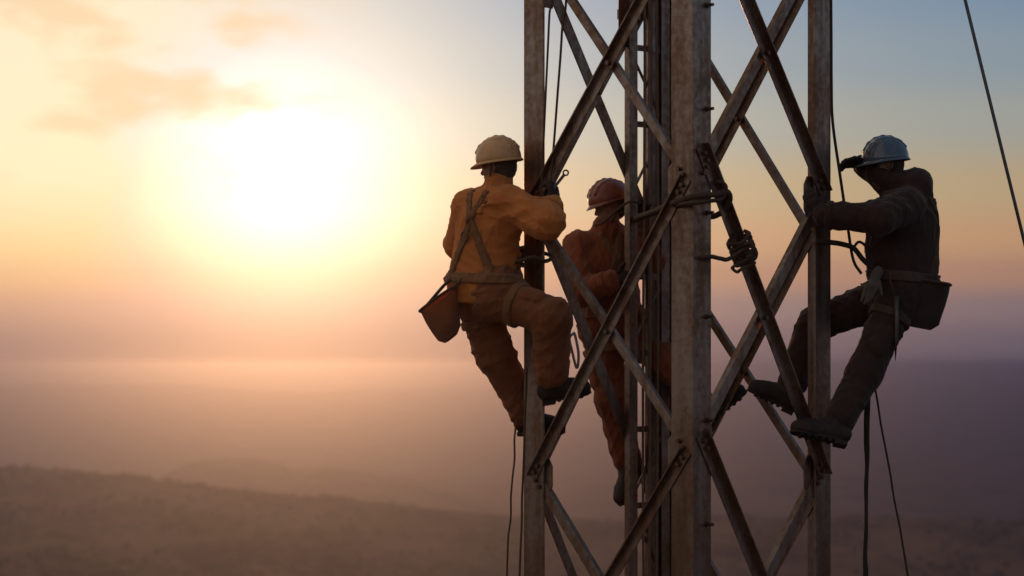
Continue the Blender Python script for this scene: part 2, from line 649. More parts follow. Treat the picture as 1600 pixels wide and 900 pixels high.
def bolts_mesh(f, p, a, side, n_b=2):
    """hex bolt heads and nuts fixing a brace end to the leg flange"""
    n = face_normal(f)
    mb = MB()
    for i in range(n_b):
        c = p + a * (.012 + i * .045) - n * (LEG_T / 2)
        for s, ln in ((1, .020), (-1, .024)):
            base_off = LEG_T / 2 + .0005 + (.008 if s == side else 0)
            q = c + n * s * base_off
            e1 = a; e2 = n.cross(a)
            prof = [(.013 * math.cos(t_ * math.pi / 3), .013 * math.sin(t_ * math.pi / 3)) for t_ in range(6)]
            mb.prism(prof, q, q + n * s * ln, e1, e2)
    return mb


def add_member(f, q0, q1, L, side, dz=0.0, bolts=True):
    p0 = onface(f, *q0) + UP * dz
    p1 = onface(f, *q1) + UP * dz
    if max(p0.z, p1.z) > TOP - .02 or min(p0.z, p1.z) < .32:
        return None
    o = brace_mesh(f, p0, p1, L, side).build('brace', M['steel'], tower)
    if bolts:
        a = (p1 - p0).normalized()
        bolts_mesh(f, p0, a, side).build('bolt_pair', M['bolt'], o)
        bolts_mesh(f, p1, -a, side).build('bolt_pair', M['bolt'], o)
    return p0, p1


for key, (f, q0, q1, L, side) in MEMBERS.items():
    brace_end[key] = add_member(f, q0, q1, L * (.94 if key in ('FR1', 'FR3', 'FR5', 'BL1', 'BL3') else .80), side)
for ka, kb in (('FL1', 'FL2'), ('FL3', 'FL4'), ('FL5', 'FL6'), ('FR1', 'FR2'), ('FR3', 'FR4'), ('FR5', 'FR6'), ('BL1', 'BL2'), ('BL3', 'BL4'), ('BR1', 'BR2'), ('BR3', 'BR4')):
    (a0, a1), (c0, c1) = brace_end[ka], brace_end[kb]
    f = MEMBERS[ka][0]
    n = face_normal(f)
    hd = (corner[FACES[f][1]] - corner[FACES[f][0]]).normalized()
    ax0, az0, ax1, az1 = a0.dot(hd), a0.z, a1.dot(hd), a1.z
    cx0, cz0, cx1, cz1 = c0.dot(hd), c0.z, c1.dot(hd), c1.z
    den = (ax1 - ax0) * (cz1 - cz0) - (az1 - az0) * (cx1 - cx0)
    tt = ((cx0 - ax0) * (cz1 - cz0) - (cz0 - az0) * (cx1 - cx0)) / den
    q = a0.lerp(a1, tt)
    mb = MB()                                  # spacer and bolt where the two braces cross
    prof = [(.026 * math.cos(i_ * math.pi / 6), .026 * math.sin(i_ * math.pi / 6)) for i_ in range(12)]
    mb.prism(prof, q - n * (LEG_T - .0002), q - n * .0002, hd, UP)
    prof = [(.015 * math.cos(i_ * math.pi / 3), .015 * math.sin(i_ * math.pi / 3)) for i_ in range(6)]
    mb.prism(prof, q + n * .009, q + n * .03, hd, UP)
    mb.prism(prof, q - n * (LEG_T + .009), q - n * (LEG_T + .032), hd, UP)
    mb.build('crossing_bolt', M['bolt'], tower)
PITCH = 405 / 268.0
for key, (f, q0, q1, L, side) in MEMBERS.items():
    if key[2] in '12':
        add_member(f, q0, q1, L * .85, side, PITCH, False)
        add_member(f, q0, q1, L * .85, side, PITCH * 2, False)
    if key[2] in '56':
        for k in range(1, 22):
            add_member(f, q0, q1, L * .85, side, -PITCH * k, False)


def gusset(f, px, py, w, h, side=-1):
    """plate lying against the leg flange at a node"""
    n = face_normal(f)
    p = onface(f, px, py)
    a, b_ = (corner[k] for k in FACES[f])
    d = (b_ - a).normalized()
    off = -n * (LEG_T + .0135) if side < 0 else n * .0135
    mb = MB()
    prof = [(-w, -h * .6), (-w * .5, -h), (w * .5, -h), (w, -h * .6), (w, h * .6), (w * .5, h), (-w * .5, h), (-w, h * .6)]
    mb.prism(prof, p + off - n * .004, p + off + n * .004, d, UP)
    return mb.build('gusset_plate', M['steel'], tower)


for f, px, py, w, h in (('FL', 1058, 281, .085, .11), ('FL', 1058, 707, .085, .11), ('FR', 1104, 255, .075, .12),
                        ('FR', 1104, 687, .075, .11), ('FR', 1272, 308, .06, .12), ('FR', 1272, 741, .06, .11),
                        ('BL', 850, 323, .05, .10), ('BL', 852, -40, .06, .20), ('FL', 848, 326, .05, .11), ('FL', 848, 744, .05, .10)):
    gusset(f, px, py, w, h)

# step bolts on the front leg
for k in range(60):
    z = 0.9 + .56 * k
    if z > TOP - .1:
        break
    n = face_normal('FR')
    d = (corner['right'] - corner['front']).normalized()
    q = corner['front'] + d * .115 + UP * z
    mb = MB()
    mb.tube([q + n * .0, q + n * .012], .016, 6)
    mb.tube([q - n * .014, q + n * .045], .009, 8)
    mb.build('step_bolt', M['bolt'], tower)

# caged cable ladder standing in the back corner of the tower
lad_l = P(990, 300, 12.60); lad_r = P(1040, 300, 12.74)
ladder = empty('cable_ladder', (lad_l.x, lad_l.y, 0.3))
ladder.parent = tower
ladder.matrix_parent_inverse = Matrix.Translation(-Vector(tower.location))
ld = Vector((lad_r.x - lad_l.x, lad_r.y - lad_l.y, 0)); lw = ld.length; ld.normalize()
ln_ = Vector((ld.y, -ld.x, 0))
for c, s in ((lad_l, 1), (lad_r, -1)):
    mb = MB()
    L, T = .062, .006
    prof = [(0, 0), (L, 0), (L, T), (T, T), (T, L * .8), (0, L * .8)]
    base_p = Vector((c.x, c.y, 0)) - ld * s * .031
    mb.prism(prof, base_p + UP * .02, base_p + UP * TOP, ld * s, -ln_)
    mb.build('rail', M['steel'], ladder)
zr = P(1000, 75, 12.65).z
k0 = -int((zr - .6) / .465)
for k in range(k0, 4):
    z = zr + k * .465
    if z > TOP - .1: break
    a = Vector((lad_l.x, lad_l.y, z)); b_ = Vector((lad_r.x, lad_r.y, z))
    mb = MB()
    mb.box((a + b_) / 2 - ln_ * .02, ld * (lw / 2 - .006), ln_ * .004, UP * .018)
    mb.build('rung', M['steel'], ladder)
    if z > CAM_Z - 3.4:
        mb = MB()
        s = .5 if k % 2 else -.5
        a2 = Vector((lad_l.x, lad_l.y, z + .03)) - ln_ * .03; b2 = Vector((lad_r.x, lad_r.y, z + .44)) - ln_ * .03
        if k % 2:
            a2.z, b2.z = b2.z, a2.z
        mb.tube([a2, b2], .009, 6)
        mb.build('strut', M['steel'], ladder)
# brackets that tie the ladder to the back leg
for py in (-60, 195, 455, 690, 860):
    q = P(1036, py, 12.74)
    mb = MB()
    e = corner['back'] + Vector((0, -.02, 0)); e.z = q.z
    mb.box((q + e) / 2, (e - q) / 2, Vector(((e - q).y, -(e - q).x, 0)).normalized() * .02, UP * .006)
    mb.build('bracket', M['steel'], ladder)
mb = MB()
ta, tb_ = P(1009, 300, 12.70), P(1041, 300, 12.78)
td = Vector((tb_.x - ta.x, tb_.y - ta.y, 0)); tn = Vector((td.y, -td.x, 0)).normalized()
tm = (ta + tb_) / 2
mb.box(Vector((tm.x, tm.y, (TOP + .4) / 2)), td / 2, tn * .002, UP * (TOP - .4) / 2)
for sg in (-1, 1):
    mb.box(Vector((tm.x, tm.y, (TOP + .4) / 2)) + td * .5 * sg + tn * .012, td.normalized() * .0025, tn * .016, UP * (TOP - .42) / 2)
mb.build('cable_tray', M['steel'], ladder)
# power / feeder cables clipped down the ladder
for i, px in enumerate((1006, 1016, 1027)):
    c = P(px, 300, 12.64 + .01 * i)
    pts = []
    for k in range(40):
        z = .1 + (TOP - .1) * k / 39
        pts.append(Vector((c.x + .006 * math.sin(k * 1.3 + i), c.y + .004 * math.cos(k * 2.1 + i), z)))
    mb = MB(); mb.tube(pts, .0085 + .002 * (i == 1), 8)
    o = mb.build('feeder_cable', M['cable'], None, True)
    tag(o, ['black feeder cable running down the ladder, next to its left rail',
            'thicker middle feeder cable running down the ladder',
            'black feeder cable running down the ladder, nearest the back leg'][i], 'cable', 'feeder cables on the ladder')
# mounting pipe ending beside the ladder at the top of the picture
mb = MB()
pt = P(975, 52, 12.52)
mb.tube([pt, pt + UP * 1.3], .034, 16)
mb.tube([pt - UP * .006, pt + UP * .02], .04, 16)
mb.build('mounting_pipe', M['steel'], tower, True)
for dz in (.12, 1.1):
    mb = MB()
    q = pt + UP * dz
    e = Vector((lad_l.x, lad_l.y, q.z))
    mb.box((q + e) / 2, (e - q) / 2, Vector(((e - q).y, -(e - q).x, 0)).normalized() * .05, UP * .03)
    mb.build('pipe_clamp', M['steel'], tower)


# ================================================================== PEOPLE (signed distance fields -> surface nets)
class SDF:
    def __init__(self, lo, hi, h):
        self.h = h
        self.lo = np.array(lo, float)
        self.n = np.ceil((np.array(hi) - self.lo) / h).astype(int) + 1
        self.f = np.full(self.n, 5.0, np.float32)

    def region(self, blo, bhi):
        i0 = np.maximum(np.floor((np.array(blo) - self.lo) / self.h).astype(int), 0)
        i1 = np.minimum(np.ceil((np.array(bhi) - self.lo) / self.h).astype(int) + 1, self.n)
        if np.any(i1 <= i0):
            return None
        g = np.meshgrid(*[(self.lo[a] + self.h * np.arange(i0[a], i1[a])).astype(np.float32) for a in range(3)], indexing='ij')
        return tuple(slice(i0[a], i1[a]) for a in range(3)), g

    def blend(self, sl, d, k):
        a = self.f[sl]
        if k > 0:
            hh = np.maximum(k - np.abs(a - d), 0) / k
            self.f[sl] = np.minimum(a, d) - hh * hh * k * .25
        else:
            self.f[sl] = np.minimum(a, d)

    def cone(self, a, b, ra, rb, k=.03, flat=None):
        """tapered capsule; flat = (axis vector, factor) squeezes it along that axis"""
        a = np.array(a, float); b = np.array(b, float)
        mx = max(ra, rb) * (1.6 if flat else 1) + k + 3 * self.h
        rg = self.region(np.minimum(a, b) - mx, np.maximum(a, b) + mx)
        if rg is None: return
        sl, (x, y, z) = rg
        ab = b - a
        L2 = float(ab @ ab) + 1e-9
        t = np.clip(((x - a[0]) * ab[0] + (y - a[1]) * ab[1] + (z - a[2]) * ab[2]) / L2, 0, 1)
        dx, dy, dz = x - a[0] - t * ab[0], y - a[1] - t * ab[1], z - a[2] - t * ab[2]
        if flat:
            ax = np.array(flat[0], float); ax /= np.linalg.norm(ax)
            q = (dx * ax[0] + dy * ax[1] + dz * ax[2]) * (flat[1] - 1)
            dx, dy, dz = dx + q * ax[0], dy + q * ax[1], dz + q * ax[2]
        d = np.sqrt(dx * dx + dy * dy + dz * dz) - (ra + t * (rb - ra))
        self.blend(sl, d, k)

    def ell(self, c, axes, rad, k=.02, cut=None):
        c = np.array(c, float); A = np.array(axes, float); rad = np.array(rad, float)
        mx = rad.max() + k + 3 * self.h
        rg = self.region(c - mx, c + mx)
        if rg is None: return
        sl, (x, y, z) = rg
        px_ = [((x - c[0]) * A[i][0] + (y - c[1]) * A[i][1] + (z - c[2]) * A[i][2]) for i in range(3)]
        k0 = np.sqrt(sum((px_[i] / rad[i]) ** 2 for i in range(3)))
        k1 = np.sqrt(sum((px_[i] / rad[i] ** 2) ** 2 for i in range(3))) + 1e-9
        d = k0 * (k0 - 1) / k1
        if cut is not None:             # keep only where local coordinate along axis i is above value
            i, v = cut
            d = np.maximum(d, v - px_[i])
        self.blend(sl, d.astype(np.float32), k)

    def wrinkle(self, amp, wl, seed):
        r = np.random.default_rng(seed)
        idx = np.where(np.abs(self.f) < .05)
        p = np.stack(idx, 1) * self.h + self.lo
        acc = np.zeros(len(p))
        for i in range(9):
            dvec = r.normal(size=3); dvec /= np.linalg.norm(dvec)
            d2 = r.normal(size=3); d2 /= np.linalg.norm(d2)
            s = r.uniform(.6, 1.7)
            q = np.sin(2 * np.pi / (wl * s * 2) * (p @ dvec) + 2.2 * np.sin(2 * np.pi / (wl * 2.6) * (p @ d2) + r.uniform(0, 6)) + r.uniform(0, 6))
            m_ = .5 + .5 * np.sin(2 * np.pi / (wl * 3.4) * (p @ d2) + r.uniform(0, 6))
            acc += (1 - np.abs(q)) ** 2 * m_
        self.f[idx] += (amp * (.9 - acc)).astype(np.float32) * .8

    def mesh(self):
        return surface_nets(self.f, self.lo, self.h)


def surface_nets(f, lo, h):
    s = f < 0
    nx, ny, nz_ = f.shape
    c = s[:-1, :-1, :-1].astype(np.int8)
    cnt = np.zeros((nx - 1, ny - 1, nz_ - 1), np.int8)
    for i in (0, 1):
        for j in (0, 1):
            for k in (0, 1):
                cnt += s[i:nx - 1 + i, j:ny - 1 + j, k:nz_ - 1 + k]
    act = (cnt > 0) & (cnt < 8)
    ci = np.stack(np.where(act), 1)
    if len(ci) == 0:
        return np.zeros((0, 3)), []
    idx = np.full(act.shape, -1, np.int32)
    idx[act] = np.arange(len(ci))
    offs = [(i, j, k) for i in (0, 1) for j in (0, 1) for k in (0, 1)]
    vals = {o: f[ci[:, 0] + o[0], ci[:, 1] + o[1], ci[:, 2] + o[2]] for o in offs}
    acc = np.zeros((len(ci), 3)); num = np.zeros(len(ci))
    for o in offs:
        for ax in range(3):
            if o[ax] == 0:
                o2 = list(o); o2[ax] = 1; o2 = tuple(o2)
                a, b_ = vals[o], vals[o2]
                m_ = (a < 0) != (b_ < 0)
                t_ = np.where(m_, a / np.where(np.abs(a - b_) < 1e-9, 1, a - b_), 0)
                p = np.tile(np.array(o, float), (len(ci), 1))
                p[:, ax] += t_
                acc += p * m_[:, None]; num += m_
    vs = (ci + acc / np.maximum(num, 1)[:, None]) * h + lo
    faces = []
    for ax in range(3):
        a1, a2 = [(1, 2), (2, 0), (0, 1)][ax]
        sl0 = [slice(None)] * 3; sl1 = [slice(None)] * 3
        sl0[ax] = slice(0, -1); sl1[ax] = slice(1, None)
        e = s[tuple(sl0)] != s[tuple(sl1)]
        ei = np.stack(np.where(e), 1)
        ok = (ei[:, a1] > 0) & (ei[:, a2] > 0) & (ei[:, a1] < f.shape[a1] - 1) & (ei[:, a2] < f.shape[a2] - 1)
        ei = ei[ok]
        flip = s[ei[:, 0], ei[:, 1], ei[:, 2]]
        def at(d1, d2):
            q = ei.copy(); q[:, a1] += d1; q[:, a2] += d2
            return idx[q[:, 0], q[:, 1], q[:, 2]]
        quad = np.stack([at(-1, -1), at(0, -1), at(0, 0), at(-1, 0)], 1)
        quad[~flip] = quad[~flip][:, ::-1]
        faces.append(quad)
    return vs, np.concatenate(faces)


def fast_mesh(name, vs, quads, mat, parent=None):
    me = bpy.data.meshes.new(name)
    n, q = len(vs), len(quads)
    me.vertices.add(n)
    me.vertices.foreach_set('co', np.asarray(vs, np.float32).ravel())
    me.loops.add(q * 4)
    me.loops.foreach_set('vertex_index', np.asarray(quads, np.int32).ravel())
    me.polygons.add(q)
    me.polygons.foreach_set('loop_start', np.arange(0, q * 4, 4, dtype=np.int32))
    me.polygons.foreach_set('use_smooth', np.ones(q, bool))
    me.update(calc_edges=True)
    me.validate()
    me.materials.append(mat)
    o = bpy.data.objects.new(name, me)
    COL.objects.link(o)
    if parent is not None:
        o.parent = parent
        o.matrix_parent_inverse = Matrix.Translation(-parent_world(parent))
    return o


def frame(fwd, up):
    f = Vector(fwd).normalized()
    r = f.cross(Vector(up)).normalized()
    u = r.cross(f).normalized()
    return f, r, u


def hand_prims(S, wrist, d, palm_n, thumb_side, curl, spread=.1, k=.006, g=0.0):
    """palm and five bent fingers; d towards the fingers, palm_n the way the palm faces"""
    d = Vector(d).normalized()
    pn = Vector(palm_n); pn = (pn - d * pn.dot(d)).normalized()
    lat = d.cross(pn).normalized() * thumb_side      # towards the thumb
    w = Vector(wrist)
    for o in (-.026, -.009, .009, .026):
        S.cone(w + lat * o * .6 + d * .01, w + lat * o + d * .088, .014 + g, .0125 + g, .012)
    for o, ln, cr in ((.029, .074, 1.0), (.010, .082, 1.02), (-.010, .076, 1.06), (-.028, .060, 1.12)):
        root = w + lat * o + d * .086
        dirv = (d + lat * o * spread * 8).normalized()
        ax = dirv.cross(pn).normalized()
        p = root
        for si, (fr, r0, r1) in enumerate(((.45, .0098, .0092), (.32, .0090, .0085), (.23, .0084, .0072))):
            ang = curl * cr * (.7, 1.0, .8)[si]
            dirv = Matrix.Rotation(ang, 3, ax) @ dirv
            q = p + dirv * ln * fr
            S.cone(p, q, r0 + g, r1 + g, k)
            p = q
    p = w + lat * .024 + d * .028
    dirv = (d * .75 + lat * .75 + pn * .25).normalized()
    for ln, r0, r1 in ((.042, .0135, .0115), (.032, .0108, .0098), (.026, .0096, .008)):
        q = p + dirv * ln
        S.cone(p, q, r0 + g, r1 + g, .008)
        p = q
        dirv = (dirv + pn * curl * .35 - lat * .2 * curl).normalized()


def torso_prims(S, J, e, k=.06):
    fb = J['fwd']
    shl, shr = J['sh_l'], J['sh_r']
    mid = (shl + shr) / 2
    lat = (shr - shl).normalized()
    pel = (J['hip_l'] + J['hip_r']) / 2
    up = (mid - pel).normalized()
    fb = (fb - up * fb.dot(up)).normalized()
    ln = (mid - pel).length
    S.cone(shl + (mid - shl) * .16, shr + (mid - shr) * .16, .066 + e, .066 + e, k)
    ch = mid - up * ln * .24 + fb * .012
    S.cone(ch - lat * .075, ch + lat * .075, .108 + e, .108 + e, k, (fb, 1.06))
    wa = mid - up * ln * .60 + fb * .01
    S.cone(wa - lat * .055, wa + lat * .055, .100 + e, .100 + e, k, (fb, 1.05))
    S.cone(pel - lat * .065 + up * .05, pel + lat * .065 + up * .05, .108 + e, .108 + e, k)
    S.cone(ch, wa, .12 + e, .11 + e, k)
    S.cone(wa, pel + up * .05, .11 + e, .118 + e, k)
    S.cone(mid + fb * .0, J['neck'], .062 + e, .054 + e, k)


def limb(S, a, b, c, r, e, k=.03, sag=0.0):
    S.cone(a, b, r[0] + e, r[1] + e, k)
    S.cone(b, c, r[1] + e, r[2] + e, k)


def head_prims(S, J):
    f, r, u = frame(J['face'], J['head_up'])
    c = J['head']
    S.cone(J['neck'] - u * .02, c - u * .05 - f * .01, .056, .052, .03)
    S.ell(c + u * .02 - f * .012, (f, r, u), (.098, .077, .105), .02)
    S.ell(c - u * .055 + f * .032, (f, r, u), (.062, .056, .066), .03)      # jaw
    S.ell(c - u * .098 + f * .066, (f, r, u), (.022, .024, .018), .02)      # chin
    S.ell(c + u * .012 + f * .078, (f, r, u), (.022, .056, .014), .015)     # brow
    S.cone(c + u * .002 + f * .086, c - u * .036 + f * .108, .009, .013, .012)   # nose
    S.ell(c - u * .038 + f * .098, (f, r, u), (.012, .019, .009), .008)
    S.ell(c - u * .064 + f * .086, (f, r, u), (.012, .024, .007), .006)     # lips
    S.ell(c - u * .074 + f * .084, (f, r, u), (.012, .021, .007), .006)
    for s in (-1, 1):
        S.ell(c - u * .008 + r * s * .078 - f * .008, (f, r, u), (.020, .009, .032), .006)   # ears
        S.ell(c - u * .022 + r * s * .045 + f * .058, (f, r, u), (.022, .02, .018), .02)     # cheeks


def bounds(pts, m_):
    a = np.array([list(p) for p in pts])
    return a.min(0) - m_, a.max(0) + m_


def boot(J, s, mat, parent, name='boot'):
    an, toe, kn = J['ankle_' + s], J['toe_' + s], J['knee_' + s]
    d = (toe - an).normalized()
    sh = (kn - an).normalized()
    u = (sh - d * sh.dot(d)).normalized()
    lat = d.cross(u)
    lo, hi = bounds([an, toe, an + sh * .17], .13)
    S = SDF(lo, hi, .006)
    ln = (toe - an).length
    heel = an - d * .045 - u * .055
    ball = an + d * (ln * .68) - u * .060
    tip = an + d * (ln * .96) - u * .064
    S.cone(an + sh * .155, an + sh * .02, .064, .056, .03)
    S.cone(an, heel + u * .02, .055, .045, .03)
    S.cone(an + d * .02 - u * .005, ball + u * .012, .052, .042, .04)
    S.cone(heel, ball, .046, .050, .03)
    S.cone(ball, tip, .051, .045, .03)
    S.cone(ball + u * .012, tip + u * .006 - d * .01, .044, .040, .02)
    S.wrinkle(.0016, .05, 5)
    g = np.meshgrid(*[S.lo[a] + S.h * np.arange(S.n[a]) for a in range(3)], indexing='ij')
    ref = an - u * .090
    pl = -((g[0] - ref.x) * u.x + (g[1] - ref.y) * u.y + (g[2] - ref.z) * u.z)
    S.f = np.maximum(S.f, pl.astype(np.float32))
    vs, q = S.mesh()
    o = fast_mesh(name, vs, q, mat, parent)
    # lugged sole
    mb = MB()
    c0 = heel - u * .036 - d * .035; c1 = tip - u * .028 + d * .030
    outl = []
    for i in range(20):
        t_ = i / 19
        x_ = t_ * 2 - 1
        wdt = .041 * (1 - abs(x_) ** 5) ** .5 * (1 + .12 * x_)
        outl.append((t_, wdt))
    prof = [(t_, w_) for t_, w_ in outl] + [(t_, -w_) for t_, w_ in outl[::-1][1:-1]]
    base_p = an - u * .100 - d * .080
    L_ = ln + .115
    n_ = len(prof)
    vs_ = [base_p + d * (t_ * L_) + lat * w_ for t_, w_ in prof] + [base_p + u * .016 + d * (t_ * L_) + lat * w_ for t_, w_ in prof]
    fs_ = [(i, (i + 1) % n_, n_ + (i + 1) % n_, n_ + i) for i in range(n_)] + [tuple(range(n_ - 1, -1, -1)), tuple(range(n_, 2 * n_))]
    mb.add(vs_, fs_)
    mb.box(base_p + d * .042 - u * .009, d * .036, lat * .036, u * .011)
    for i_ in range(5):
        mb.box(base_p + d * (.105 + (L_ - .13) * i_ / 5) - u * .004, d * .010, lat * .036, u * .006)
    mb.build('sole', M['rope_dark'], o)
    for i_ in range(4):
        lc = an + d * (.050 + .020 * i_) + u * (.040 - .019 * i_)
        lb = MB()
        lb.tube([lc - lat * .034 - u * .012, lc - lat * .018 + u * .006, lc + lat * .018 + u * .006, lc + lat * .034 - u * .012], .0045, 5)
        lb.build('lace', M['strap'], o)
    return o


def helmet(J, mat, parent, peak=.055, all_round=.02, ridge=True):
    f, r, u = frame(J['face'], J['head_up'])
    c = J['head'] + u * .032 - f * .008
    lo, hi = bounds([c - f * .2 - r * .2, c + f * .24 + r * .2, c + u * .2, c - u * .1, c + r * .2, c - r * .2, c - f * .2], .05)
    S = SDF(lo, hi, .005)
    S.ell(c, (f, r, u), (.138, .116, .128), .0, (2, -.014))
    if ridge:
        for a0 in range(-3, 3):
            a1, a2 = a0 * .36, (a0 + 1) * .36
            for s, w_ in ((0, .012), (-1, .008), (1, .008)):
                q1 = c + u * (.124 - .012 * abs(s)) * math.cos(a1) + f * .132 * math.sin(a1) + r * s * .045
                q2 = c + u * (.124 - .012 * abs(s)) * math.cos(a2) + f * .132 * math.sin(a2) + r * s * .045
                S.cone(q1, q2, w_, w_, .012)
    # hollow it
    g = np.meshgrid(*[S.lo[a] + S.h * np.arange(S.n[a]) for a in range(3)], indexing='ij')
    loc = [sum((g[a] - c[a]) * ax[a] for a in range(3)) for ax in (f, r, u)]
    inner = np.sqrt((loc[0] / .128) ** 2 + (loc[1] / .106) ** 2 + (loc[2] / .118) ** 2) - 1
    S.f = np.maximum(S.f, (-inner * .1).astype(np.float32))
    vs, q = S.mesh()
    o = fast_mesh('helmet', vs, q, mat, parent)
    # brim: ring that grows into a peak in front
    mb = MB()
    n_ = 56
    rings = []
    for j, (off, dz) in enumerate(((-.006, -.004), (0, -.012), (1, -.022), (1, -.027), (0, -.019), (-.006, -.016))):
        ring = []
        for i in range(n_):
            a = 2 * math.pi * i / n_
            ca, sa = math.cos(a), math.sin(a)
            ex = all_round + peak * max(0, ca) ** 2.2
            k = 1 + (off * ex / .128 if off > 0 else off / .128)
            droop = -.010 * max(0, ca) ** 2 * (1 if off > 0 else 0)
            ring.append(c + f * (.140 * ca * k) + r * (.116 * sa * k) + u * (dz + droop))
        rings.append(ring)
    vs_ = [p for ring in rings for p in ring]
    fs_ = []
    for j in range(len(rings)):
        j2 = (j + 1) % len(rings)
        for i in range(n_):
            i2 = (i + 1) % n_
            fs_.append((j * n_ + i, j * n_ + i2, j2 * n_ + i2, j2 * n_ + i))
    mb.add(vs_, fs_)
    mb.build('brim', mat, o, True)
    # chin strap
    mb = MB()
    pts = [c + r * .105 - u * .015 - f * .01, c + r * .088 - u * .075 + f * .012, c + r * .058 - u * .128 + f * .045, c - u * .152 + f * .058,
           c - r * .058 - u * .128 + f * .045, c - r * .088 - u * .075 + f * .012, c - r * .105 - u * .015 - f * .01]
    mb.tube(spline(pts, 5), .006, 6)
    mb.build('chin_strap', M['strap'], o, True)
    return o


def hair(J, parent):
    f, r, u = frame(J['face'], J['head_up'])
    c = J['head']
    lo, hi = bounds([c - f * .15, c + f * .1, c + u * .12, c - u * .12, c + r * .1, c - r * .1], .03)
    S = SDF(lo, hi, .006)
    S.ell(c + u * .02 - f * .022, (f, r, u), (.097, .084, .105), .0)
    S.ell(c - u * .045 - f * .045, (f, r, u), (.055, .062, .055), .03)
    S.wrinkle(.003, .025, 3)
    g = np.meshgrid(*[S.lo[a] + S.h * np.arange(S.n[a]) for a in range(3)], indexing='ij')
    lf = sum((g[a] - c[a]) * f[a] for a in range(3))
    lu = sum((g[a] - c[a]) * u[a] for a in range(3))
    S.f = np.maximum(S.f, (lf + .002 - np.maximum(lu - .05, 0) * 1.2).astype(np.float32))
    vs, q = S.mesh()
    return fast_mesh('hair', vs, q, M['hair'], parent)


